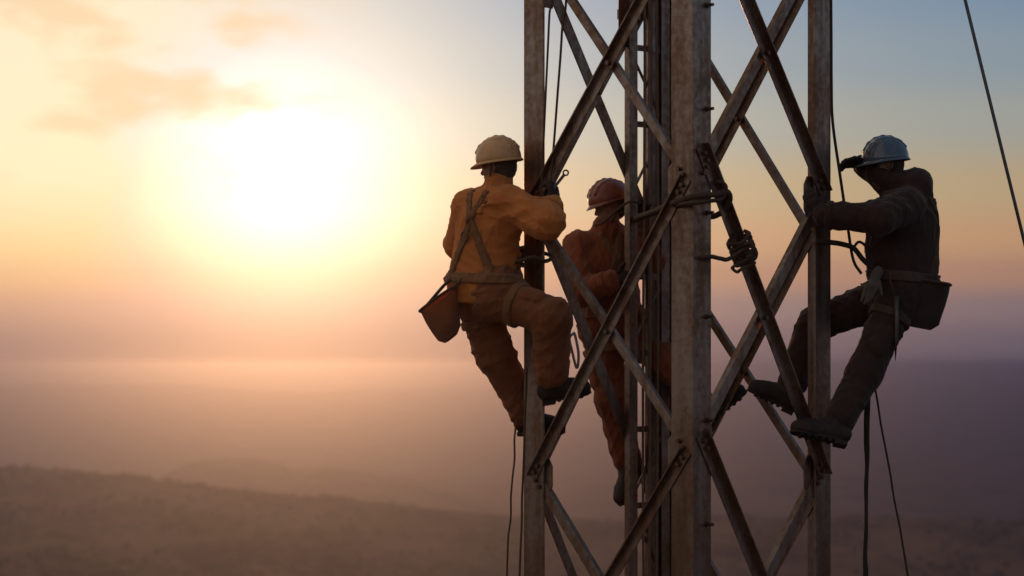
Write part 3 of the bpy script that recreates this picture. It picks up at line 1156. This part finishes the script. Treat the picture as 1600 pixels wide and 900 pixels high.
def make_person(J, mats, label, wr=(.012, .11), seed=1, straps=True, extra_jacket=None, extra_trouser=None, je=.02, te=.02):
    allp = [v for v in J.values() if isinstance(v, Vector) and v.length > 3]
    lo, hi = bounds(allp, .26)
    # ---- body: one continuous surface, with head, hands and feet
    S = SDF(lo, hi, .0055)
    torso_prims(S, J, -.012)
    for s in 'lr':
        limb(S, J['sh_' + s], J['elbow_' + s], J['wrist_' + s], (.050, .040, .027), 0)
        limb(S, J['hip_' + s], J['knee_' + s], J['ankle_' + s], (.082, .056, .040), 0)
        an, toe = J['ankle_' + s], J['toe_' + s]
        dd = (toe - an).normalized()
        sh = (J['knee_' + s] - an).normalized()
        uu = (sh - dd * sh.dot(dd)).normalized()
        S.cone(an, an + dd * (toe - an).length * .85 - uu * .04, .036, .026, .02)
        S.cone(an - dd * .03 - uu * .04, an + dd * .08 - uu * .045, .03, .03, .02)
    head_prims(S, J)
    for s in 'lr':
        hd = J['hand_' + s]
        hand_prims(S, J['wrist_' + s], hd[0], hd[1], hd[2], hd[3])
    vs, q = S.mesh()
    body = fast_mesh('person', vs, q, M['skin'])
    # move the origin of the figure to its pelvis
    tag(body, label, 'person', 'workers on the tower')
    # ---- clothes on a shared grid
    h = .0075
    Jk = SDF(lo, hi, h)
    torso_prims(Jk, J, je)
    for s in 'lr':
        sh, el, w_ = J['sh_' + s], J['elbow_' + s], J['wrist_' + s]
        wv = w_ - (w_ - el).normalized() * .015
        limb(Jk, sh, el, wv, (.060, .052, .038), je * .9, .045)
    up = ((J['sh_l'] + J['sh_r']) / 2 - (J['hip_l'] + J['hip_r']) / 2).normalized()
    nk = J['neck']
    Jk.cone(nk - up * .03, nk + (J['head'] - nk).normalized() * .035, .078, .070, .03)      # collar
    pel = (J['hip_l'] + J['hip_r']) / 2
    lat = (J['sh_r'] - J['sh_l']).normalized()
    Jk.cone(pel - lat * .06 + up * .01, pel + lat * .06 + up * .01, .118 + je, .118 + je, .05)   # jacket skirt
    if extra_jacket:
        extra_jacket(Jk)
    Jk.wrinkle(wr[0], wr[1], seed)
    g = np.meshgrid(*[(Jk.lo[a] + h * np.arange(Jk.n[a])).astype(np.float32) for a in range(3)], indexing='ij')
    def plane(c, n_):
        return ((g[0] - c[0]) * n_[0] + (g[1] - c[1]) * n_[1] + (g[2] - c[2]) * n_[2]).astype(np.float32)
    Tr = SDF(lo, hi, h)
    Tr.cone(J['hip_l'] + up * .06, J['hip_r'] + up * .06, .105 + te, .105 + te, .05)
    Tr.cone(J['hip_l'], J['hip_r'], .10 + te, .10 + te, .05)
    for s in 'lr':
        an = J['ankle_' + s]; kn = J['knee_' + s]
        limb(Tr, J['hip_' + s], kn, an + (kn - an).normalized() * .06, (.094, .076, .066), te, .045)
    for s, sg in (('l', -1), ('r', 1)):                # cargo pocket on the outside of each thigh
        hp, kn = J['hip_' + s], J['knee_' + s]
        ax_ = (kn - hp).normalized()
        ol = (lat * sg - ax_ * ax_.dot(lat * sg)).normalized()
        pc = hp.lerp(kn, .62) + ol * (.078 + te)
        Tr.cone(pc - ax_ * .05, pc + ax_ * .05, .052, .052, .008, (ol, 2.6))
    if extra_trouser:
        extra_trouser(Tr)
    Tr.wrinkle(wr[0], wr[1], seed + 10)
    # jacket ends in a hem across the hips
    hem = plane(pel - up * .045, -up)
    near = ((g[0] - pel.x) ** 2 + (g[1] - pel.y) ** 2 + (g[2] - pel.z) ** 2 < .27 ** 2)
    jf = np.where(near, np.maximum(Jk.f, hem), Jk.f)
    vs, q = surface_nets(jf, Jk.lo, h)
    fast_mesh('jacket', vs, q, mats['jacket'], body)
    vs, q = surface_nets(np.minimum(Tr.f, 9), Tr.lo, h)
    fast_mesh('trousers', vs, q, mats['trousers'], body)
    # ---- harness: bands that follow the clothes
    if straps:
        cl_ = np.minimum(Jk.f, Tr.f)
        shell = np.maximum(cl_ - .013, -(cl_ + .004))
        def band(c, n_, w_, lim, name, keep=None):
            d_ = np.maximum(shell, np.abs(plane(c, n_)) - w_)
            rr2 = np.sqrt((g[0] - c[0]) ** 2 + (g[1] - c[1]) ** 2 + (g[2] - c[2]) ** 2) - lim
            d_ = np.maximum(d_, rr2)
            if keep is not None:
                d_ = np.maximum(d_, keep)
            vs, q = surface_nets(d_.astype(np.float32), Jk.lo, h)
            if len(vs) > 20:
                return fast_mesh(name, vs, q, mats.get('strap', M['strap']), body)
        mid = (J['sh_l'] + J['sh_r']) / 2
        ln = (mid - pel).length
        band(pel + up * .10, up, .030, .26, 'belt')
        arm_cut = np.full(g[0].shape, -1.0, np.float32)
        for s in (-1, 1):
            n_ = (lat * 1.0 + up * .42 * s).normalized()
            cc = mid - up * ln * .36 + lat * s * .04
            band(cc, n_, .022, .30, 'harness_strap', np.maximum(-plane(pel + up * .10, up), np.abs(plane(mid, lat)) - .19))
        for s in 'lr':
            hp, kn = J['hip_' + s], J['knee_' + s]
            ax = (kn - hp).normalized()
            band(hp + ax * .15, ax, .024, .17, 'leg_loop')
        jk_shell = np.maximum(Jk.f - .008, -(Jk.f + .004))
        for s in 'lr':
            w_, el = J['wrist_' + s], J['elbow_' + s]
            ax = (w_ - el).normalized()
            d_ = np.maximum(jk_shell, np.abs(plane(w_ - ax * .05, ax)) - .020)
            d_ = np.maximum(d_, np.sqrt((g[0] - w_.x) ** 2 + (g[1] - w_.y) ** 2 + (g[2] - w_.z) ** 2) - .13)
            vs, q = surface_nets(d_.astype(np.float32), Jk.lo, h)
            if len(vs) > 20:
                fast_mesh('cuff', vs, q, mats['jacket'], body)
        fbk = (J['fwd'] - up * J['fwd'].dot(up)).normalized()
        rc = mid - up * ln * .36 - fbk * (.135 + je)
        mb = MB()
        mb.tube([rc + lat * .028 * math.cos(a * math.pi / 8) + up * .028 * math.sin(a * math.pi / 8) for a in range(17)], .005, 6, False)
        mb.build('back_ring', M['tool'], body, True)
        bc = pel + up * .10 + fbk * (.150 + je)
        mb = MB()
        mb.box(bc, lat * .035, fbk * .006, up * .028)
        mb.build('buckle', M['tool'], body)
    for s in 'lr':
        boot(J, s, M['boot'], body)
        hd = J['hand_' + s]; w_ = J['wrist_' + s]
        lo2, hi2 = bounds([w_, w_ + hd[0].normalized() * .1], .13)
        G = SDF(lo2, hi2, .0042)
        hand_prims(G, w_, hd[0], hd[1], hd[2], hd[3], g=.0035)
        back = (J['elbow_' + s] - w_).normalized()
        G.cone(w_ + back * .035, w_ + hd[0].normalized() * .02, .036, .030, .015)
        fast_mesh('glove', *G.mesh(), mats.get('glove', M['boot']), body)
    return body


def bag(name, top_c, top_ax, bot_c, bot_ax, depth_dir, dt, db, mat, label, cat='bag', straps=()):
    """open canvas tool bag: lofted oval sections with a wall, rim, bottom and carrying straps"""
    top_c, bot_c, top_ax, bot_ax = (Vector(v) for v in (top_c, bot_c, top_ax, bot_ax))
    dd = Vector(depth_dir).normalized()
    n_, rows = 28, 9
    root = empty(name, bot_c)
    vs, fs = [], []
    def section(t_, shrink):
        c = top_c.lerp(bot_c, t_); ax = top_ax.lerp(bot_ax, t_); dp = dt + (db - dt) * t_
        if t_ > .86:
            kk = 1 - .35 * ((t_ - .86) / .14) ** 2
            ax = ax * kk; dp *= kk
        al = ax.length
        row = []
        for i in range(n_):
            a = 2 * math.pi * i / n_
            ca, sa = math.cos(a), math.sin(a)
            ex = .62
            x_ = math.copysign(abs(ca) ** ex, ca); y_ = math.copysign(abs(sa) ** ex, sa)
            wob = 1 + .03 * math.sin(3 * a + t_ * 7) + .02 * math.sin(7 * a + 5 * t_)
            row.append(c + ax.normalized() * x_ * (al - shrink) * wob + dd * y_ * (dp - shrink) * wob)
        return row
    for j in range(rows):
        vs += section(j / (rows - 1), 0)
    inn = [section(j / (rows - 1) * .93, .008) for j in range(rows)]
    for row in inn: vs += row
    for j in range(rows - 1):
        for i in range(n_):
            i2 = (i + 1) % n_
            fs.append((j * n_ + i, (j + 1) * n_ + i, (j + 1) * n_ + i2, j * n_ + i2))
            o_ = rows * n_
            fs.append((o_ + j * n_ + i, o_ + j * n_ + i2, o_ + (j + 1) * n_ + i2, o_ + (j + 1) * n_ + i))
    for i in range(n_):
        i2 = (i + 1) % n_
        fs.append((i, i2, rows * n_ + i2, rows * n_ + i))
    fs.append(tuple((rows - 1) * n_ + i for i in range(n_)))
    fs.append(tuple(rows * n_ + (rows - 1) * n_ + i for i in range(n_ - 1, -1, -1)))
    mesh_obj('bag_body', vs, fs, mat, root, True)
    mb = MB()
    ring = section(.03, -.004)
    mb.tube(ring + [ring[0]], .008, 6)
    mb.build('rim', M['strap'], root, True)
    for pts in straps:
        mb = MB(); mb.tube(spline(pts, 6), .010, 6)
        mb.build('carry_strap', M['strap'], root, True)
    tag(root, label, cat, 'tool bags')
    return root


V = Vector
# ------------------------------------------------------------------ worker at the left leg
JA = dict(
    fwd=V((.75, .55, 0)), face=V((-.86, .50, -.10)), head_up=V((-.16, 0, 1)),
    head=P(778, 257, 11.93), neck=P(778, 296, 11.92),
    sh_l=P(731, 322, 12.02), sh_r=P(798, 318, 11.80),
    elbow_l=P(716, 382, 12.16), wrist_l=P(796, 398, 12.20),
    elbow_r=P(855, 349, 11.62), wrist_r=P(863, 318, 11.77),
    hip_l=P(742, 462, 12.00), hip_r=P(776, 464, 11.84),
    knee_l=P(775, 556, 12.05), ankle_l=P(826, 650, 12.16), toe_l=P(872, 652, 12.10),
    knee_r=P(862, 496, 11.66), ankle_r=P(862, 598, 11.80), toe_r=P(909, 590, 11.76),
)
JA['hand_l'] = (V((.95, -.2, .12)), V((.2, -1, 0)), 1, .55)
JA['hand_r'] = (V((.05, .05, .95)), V((-.75, .6, .1)), -1, .8)


def back_a(S):
    S.cone(P(740, 375, 11.93), P(730, 440, 11.93), .100, .112, .06)
    S.cone(P(770, 380, 11.93), P(770, 450, 11.93), .120, .125, .06)
    S.cone(P(782, 285, 11.93), P(784, 262, 11.95), .072, .066, .04)      # raised collar and hood at the nape
    S.cone(P(798, 318, 11.80), P(855, 349, 11.62), .09, .088, .05)
    S.cone(P(731, 330, 12.02), P(720, 384, 12.14), .078, .07, .05)


person_a = make_person(JA, dict(jacket=M['jacket_a'], trousers=M['trouser_a'], strap=M['strap_a']),
                       'worker in glare-tinted ochre jacket hugging the left leg of the tower, seen from behind', (.0085, .13), 11, je=.028, te=.032, extra_jacket=back_a)
helmet(JA, M['helmet_a'], person_a, .030, .008)
hair(JA, person_a)

# ------------------------------------------------------------------ worker behind the tower
JB = dict(
    fwd=V((.35, -.93, 0)), face=V((-.80, -.45, -.22)), head_up=V((-.22, 0, 1)),
    head=P(952, 320, 12.88), neck=P(948, 357, 12.90),
    sh_r=P(902, 386, 12.86), sh_l=P(992, 378, 12.98),
    elbow_r=P(908, 458, 12.70), wrist_r=P(958, 438, 12.56),
    elbow_l=P(1022, 412, 12.80), wrist_l=P(1003, 345, 12.72),
    hip_r=P(937, 512, 12.90), hip_l=P(975, 512, 12.98),
    knee_r=P(957, 622, 12.84), ankle_r=P(982, 728, 12.95), toe_r=P(962, 768, 12.82),
    knee_l=P(1052, 572, 12.72), ankle_l=P(1098, 636, 12.62), toe_l=P(1146, 597, 12.56),
)
JB['hand_l'] = (V((-.25, -.25, .9)), V((-.2, -.9, -.1)), 1, .7)
JB['hand_r'] = (V((.9, -.35, .15)), V((.2, -.9, .1)), -1, .6)
person_b = make_person(JB, dict(jacket=M['jacket_b'], trousers=M['trouser_b'], strap=M['strap_a']),
                       'worker in glare-tinted rust jacket climbing the far side, behind the ladder rail', (.0085, .12), 23, je=.03, te=.024)
helmet(JB, M['helmet_b'], person_b, .018, .006)
hair(JB, person_b)

# ------------------------------------------------------------------ worker at the right leg
JC = dict(
    fwd=V((-.97, -.1, 0)), face=V((-.97, -.12, -.12)), head_up=V((-.05, 0, 1)),
    head=P(1382, 256, 12.08), neck=P(1402, 294, 12.10),
    sh_l=P(1418, 322, 11.90), sh_r=P(1408, 316, 12.27),
    elbow_l=P(1374, 341, 11.72), wrist_l=P(1282, 336, 11.80),
    elbow_r=P(1390, 288, 12.36), wrist_r=P(1350, 256, 12.12),
    hip_l=P(1405, 462, 11.99), hip_r=P(1400, 460, 12.17),
    knee_l=P(1350, 585, 11.86), ankle_l=P(1306, 664, 11.74), toe_l=P(1247, 652, 11.74),
    knee_r=P(1274, 506, 12.26), ankle_r=P(1233, 612, 12.24), toe_r=P(1186, 590, 12.26),
)
JC['hand_l'] = (V((-.52, .05, .85)), V((.35, .9, .2)), -1, .25)
JC['hand_r'] = (V((-.97, -.12, .06)), V((-.1, -.55, -.85)), 1, .42)


def back_c(S):
    # coil pack / hood high on the back and a full jacket back
    S.cone(P(1432, 284, 12.02), P(1432, 284, 12.16), .078, .078, .05)
    S.cone(P(1428, 300, 12.06), P(1432, 350, 12.06), .105, .108, .06)
    S.cone(P(1432, 350, 12.06), P(1436, 425, 12.06), .108, .112, .06)
    S.cone(P(1390, 350, 12.05), P(1388, 412, 12.04), .125, .120, .06)
    S.cone(P(1398, 288, 12.08), P(1371, 270, 12.07), .080, .068, .04)      # stand-up collar over the chin
    S.cone(P(1374, 341, 11.72), P(1300, 337, 11.78), .080, .070, .05)
    S.cone(P(1418, 318, 11.90), P(1374, 341, 11.72), .088, .084, .05)
    S.cone(P(1390, 286, 12.40), P(1354, 259, 12.20), .075, .058, .04)


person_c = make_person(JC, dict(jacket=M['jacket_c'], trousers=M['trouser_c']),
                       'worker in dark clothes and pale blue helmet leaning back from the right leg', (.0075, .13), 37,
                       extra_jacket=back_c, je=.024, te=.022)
helmet(JC, M['helmet_c'], person_c, .045, .006)
hair(JC, person_c)

# ------------------------------------------------------------------ tool bags
sA = [[P(668, 476, 11.86), P(700, 440, 11.84), P(728, 424, 11.86)], [P(706, 452, 11.80), P(722, 436, 11.80), P(736, 424, 11.82)]]
bag('tool_bag', P(685, 465, 11.84), (P(712, 445, 11.84) - P(657, 485, 11.84)) / 2, P(704, 529, 11.84), (P(716, 516, 11.84) - P(690, 537, 11.84)) / 2,
    (.3, 1, .1), .085, .07, M['bag_a'], 'tan canvas tool bag hanging from the belt of the left worker', 'bag', sA)
sC = [[P(1410, 432, 11.92), P(1416, 420, 11.94), P(1424, 412, 11.98)], [P(1468, 440, 12.06), P(1456, 425, 12.06), P(1444, 414, 12.06)]]
bag('tool_bag', P(1445, 437, 12.0), (P(1486, 443, 12.0) - P(1406, 431, 12.0)) / 2, P(1434, 512, 12.0), (P(1466, 516, 12.0) - P(1404, 504, 12.0)) / 2,
    (.1, 1, 0), .10, .08, M['bag_c'], 'dark canvas tool bag behind the hip of the right worker', 'bag', sC)

# ------------------------------------------------------------------ hand tools
def spanner(p0, p1, name, label):
    d = (p1 - p0).normalized(); L = (p1 - p0).length
    n = Vector((0, -1, 0)); n = (n - d * n.dot(d)).normalized()
    s = d.cross(n)
    mb = MB()
    hw = .008
    mb.prism([(-hw, -.004), (hw, -.004), (hw * 1.1, 0), (hw, .004), (-hw, .004), (-hw * 1.1, 0)], p0, p1 - d * .014, s, n)
    root = mb.build(name, M['tool'])
    rb = MB()
    k = 20; vs = []; fs = []
    for i in range(k):
        a = 2 * math.pi * i / k
        e = s * math.cos(a) + d * math.sin(a)
        for rad, dz in ((.019, -.006), (.019, .006), (.010, .006), (.010, -.006)):
            vs.append(p1 + e * rad + n * dz)
    for i in range(k):
        i2 = (i + 1) % k
        for j in range(4):
            j2 = (j + 1) % 4
            fs.append((i * 4 + j, i2 * 4 + j, i2 * 4 + j2, i * 4 + j2))
    rb.add(vs, fs)
    rb.build('ring_end', M['tool'], root, False)
    # open jaw at the other end
    jb = MB()
    for sg in (-1, 1):
        jb.prism([(sg * .004, -.006), (sg * .018, -.006), (sg * .018, .006), (sg * .004, .006)][::sg], p0 - d * .026, p0 + d * .004, s, n)
    jb.build('open_jaw', M['tool'], root)
    return tag(root, label, 'wrench')


spanner(P(853, 309, 11.76), P(884, 270, 11.76), 'wrench', 'steel ring wrench held up by the left worker')

mb = MB()
mb.tube([P(1401, 462, 11.82), P(1401, 505, 11.82), P(1400, 530, 11.82), P(1399, 563, 11.82)], [.013, .014, .011, .002], 10)
sp = mb.build('spike_tool', M['tool'], None, True)
tag(sp, 'tapered steel spike hanging point down from the belt, right worker', 'spike')
mb = MB()
mb.tube([P(1392, 424, 11.83), P(1391, 440, 11.82), P(1400, 462, 11.82)], .005, 6)
mb.build('loop', M['strap'], sp, True)

# pale work gloves tucked into the belt
S = SDF(*bounds([P(1345, 410, 11.8), P(1392, 480, 11.95)], .06), .005)
S.cone(P(1372, 424, 11.86), P(1362, 446, 11.83), .030, .026, .02, ((0, 1, 0), 1.7))
for dx, ln in ((-9, 470), (-3, 474), (3, 472), (9, 466)):
    S.cone(P(1363 + dx, 446, 11.83), P(1354 + dx * .9, ln, 11.83), .011, .007, .010)
S.cone(P(1374, 440, 11.83), P(1378, 460, 11.82), .010, .008, .01)
S.wrinkle(.002, .03, 4)
gl = fast_mesh('work_glove', *S.mesh(), M['glove'])
tag(gl, 'greyish leather work glove tucked into the belt of the right worker', 'glove')

# ================================================================== ROPES
def rope(pts, r, label, mat='rope', cat='rope', name='rope', n=8, sides=8, group=None):
    mb = MB()
    mb.tube(spline(pts, n), r, sides)
    o = mb.build(name, M[mat], None, True)
    return tag(o, label, cat, group)


def fall(px0, py0, px1, py1, Y, n=9, wob=1.2, z_end=None):
    """a hanging rope that carries on below the frame"""
    out = []
    for i in range(n):
        t_ = i / (n - 1)
        out.append(P(px0 + (px1 - px0) * t_ + wob * math.sin(i * 2.3 + px0), py0 + (py1 - py0) * t_, Y + .004 * math.sin(i * 1.7)))
    d = (out[-1] - out[0]).normalized()
    q = out[-1]
    zt = z_end if z_end is not None else .02
    s = (q.z - zt) / max(-d.z, .05)
    step = (out[-1] - out[-2]).length
    H = q.z - zt
    zz = 0.0
    while zz < H:
        zz = min(zz + step, H); step *= 1.35
        out.append(Vector((q.x + d.x / -d.z * 1.6 * (1 - math.exp(-zz / 1.6)), q.y, q.z - zz)))
    return out


rope(fall(807, 655, 791, 900, 11.98), .0055, 'thin tail rope hanging beside the left leg, below the left worker', 'rope', n=4)
rope(fall(823, 575, 812, 900, 11.84, wob=.5), .0065, 'rope lying down the face of the left leg', 'rope', n=4)
rope([P(843, -800, 11.90), P(862, -90, 11.80), P(858, 30, 11.80), P(853, 140, 11.82), P(847, 275, 11.84), P(845, 320, 11.82)], .0062,
     'upper lifeline close beside the left leg above the left worker')
rope([P(846, -780, 11.88), P(883, -90, 11.78), P(878, 50, 11.78), P(871, 150, 11.79), P(863, 255, 11.80), P(858, 300, 11.79)], .0068,
     'upper lifeline ending at the left worker hand, further from the left leg')
rope(fall(1358, 596, 1351, 900, 11.96, wob=.6), .0105, 'thick dark rope hanging straight below the right worker', 'rope_dark', n=4)
rope(fall(1352, 622, 1354, 900, 11.99, wob=1.0), .0085, 'dark rope twisting round the thick rope below the right worker', 'rope_dark', n=4)
rope(fall(1363, 585, 1419, 900, 11.98, wob=.6), .006, 'slanting rope running down and right below the right worker', 'rope_dark', n=4)
# the three ropes start at the harness
rope([P(1392, 486, 11.84), P(1380, 520, 11.83), P(1368, 565, 11.88), P(1358, 598, 11.94)], .0075,
     'rope tail from the harness to below the knee, right worker', 'rope_dark')
rope([P(1290, -800, 11.95), P(1298, -40, 11.86), P(1299, 120, 11.86), P(1301, 190, 11.86), P(1312, 270, 11.88), P(1324, 350, 11.92), P(1333, 405, 11.9), P(1346, 428, 11.9)], .0085,
     'dark lifeline from the right leg down to the waist of the right worker', 'rope_dark')
rope([P(1277, 378, 11.86), P(1300, 379, 11.84), P(1318, 382, 11.85), P(1334, 388, 11.86), P(1348, 405, 11.86), P(1362, 418, 11.86)], .015,
     'thick positioning lanyard from the right leg to the belt of the right worker', 'rope_dark', 'lanyard', 'lanyard')
rope([P(1334, 386, 11.86), P(1342, 378, 11.86), P(1352, 384, 11.86), P(1356, 396, 11.87), P(1360, 412, 11.87)], .008,
     'short lanyard loop at the belt buckle of the right worker', 'rope_dark', 'lanyard', 'lanyard')
# lanyard of the left worker
rope([P(800, 412, 11.86), P(812, 408, 11.80), P(832, 402, 11.76), P(852, 408, 11.80), P(862, 402, 11.90), P(850, 396, 12.08), P(820, 398, 12.10), P(800, 404, 12.02)], .012,
     'positioning lanyard of the left worker looped round the left leg', 'rope', 'lanyard', 'lanyard')
rope([P(792, 425, 11.86), P(808, 420, 11.84), P(815, 412, 11.83), P(808, 402, 11.84), P(796, 400, 11.85)], .009,
     'small rope loop between the left worker and the left leg', 'rope', 'lanyard', 'lanyard')
# sling round the front leg
fl = corner['front']
rope([P(992, 342, 12.62), P(1000, 338, 12.3), P(1020, 331, 11.8), P(1050, 318, 11.20), P(1066, 312, 11.10), P(1083, 307, 11.075), P(1100, 305, 11.10), P(1118, 304, 11.17),
      P(1136, 300, 11.22), P(1140, 312, 11.26), P(1132, 328, 11.3), P(1115, 338, 11.32), P(1100, 336, 11.34)], .017,
     'thick sling wrapped round the front leg of the tower', 'rope', 'sling', 'sling')
rope([P(996, 345, 12.64), P(1010, 338, 12.1), P(1040, 328, 11.5), P(1060, 320, 11.13), P(1083, 317, 11.06), P(1108, 314, 11.12), P(1128, 310, 11.2), P(1134, 292, 11.2), P(1124, 284, 11.2), P(1112, 292, 11.3)], .012,
     'thinner second turn of the sling round the front leg', 'rope', 'sling', 'sling')
# coil lashed to the front right brace
b0, b1 = brace_end['FR3']
bd = (b1 - b0).normalized()
nrm = face_normal('FR')
bu = nrm.cross(bd).normalized()
tb = (P(1158, 398, 11.3) - b0).dot(bd)
cc = b0 + bd * tb + nrm * .03
pts = []
for i in range(70):
    a = i * .55
    pts.append(cc + bd * (-.075 + .0022 * i + .006 * math.sin(i * 1.9)) + bu * .068 * math.cos(a) + nrm * .062 * math.sin(a))
rope(pts, .011, 'coil of rope lashed tight round the front right brace', 'rope', n=3)
pts = [cc + bd * -.03 + nrm * .07, P(1165, 382, 11.18), P(1172, 379, 11.18), P(1177, 388, 11.18), P(1176, 398, 11.2), P(1168, 401, 11.2), cc + bd * .03 + nrm * .07]
rope(pts, .009, 'open rope loop sticking out of the coil on the brace', 'rope')
rope([cc + nrm * .05 - bd * .02, P(1140, 404, 11.23), P(1126, 404, 11.2), P(1112, 401, 11.13), P(1098, 402, 11.10)], [.015] * 1 and .012,
     'taut strap from the coil on the brace to the front leg', 'rope', 'strap', 'strap')
rope([cc + bd * .05 + nrm * .06, P(1147, 416, 11.2), P(1146, 421, 11.2), P(1152, 425, 11.2), P(1158, 421, 11.22), cc + bd * .09 + nrm * .05], .009,
     'knotted rope tail below the coil on the brace', 'rope')
# rope from the far worker to the ladder
rope([P(930, 352, 12.72), P(944, 347, 12.66), P(962, 330, 12.60), P(984, 315, 12.55), P(1000, 318, 12.56)], .008,
     'rope rising from the chest of the far worker to the ladder rail', 'rope')
# pale tool pouch line hanging at the crossing of the left braces
rope([P(897, 520, 12.1), P(890, 528, 12.05), P(893, 545, 12.05), P(901, 575, 12.05), P(904, 555, 12.05), P(900, 530, 12.08), P(897, 520, 12.1)], .008,
     'pale sling hanging on the left braces beside the far worker', 'rope_pale', 'sling', 'sling')

# guy wire far right: runs from above the tower side to the ground
g0 = P(1297, -862, 12.02)                # shackle near the head of the right leg
g1 = P(1600, 376, 12.5)
gd = (g1 - g0).normalized()
mb = MB()
mb.tube([g0, g1, g1 + gd * ((g1.z - .02) / -gd.z)], .0105, 10)
tag(mb.build('guy_wire', M['wire'], None, True), 'taut steel guy wire crossing the upper right of the sky', 'wire')

# ================================================================== HAZE
lo_z = float(TZ.min()) - 1.5
hz_top = TOP + .6
mb = MB()
mb.box(Vector((0, 0, (lo_z + hz_top) / 2)), Vector((30600, 0, 0)), Vector((0, 30600, 0)), UP * (hz_top - lo_z) / 2)
m = bpy.data.materials.new('hazy_air')
m.use_nodes = True
t = m.node_tree
t.nodes.clear()
vol = t.nodes.new('ShaderNodeVolumePrincipled')
vol.inputs['Color'].default_value = (.165, .255, .60, 1)
vol.inputs['Density'].default_value = 0.00038
vol.inputs['Anisotropy'].default_value = 0.89
mo = t.nodes.new('ShaderNodeOutputMaterial')
t.links.new(vol.outputs[0], mo.inputs['Volume'])
hz = mb.build('haze', m)
tag(hz, 'warm evening haze filling the valley and the air', None, None, 'stuff')
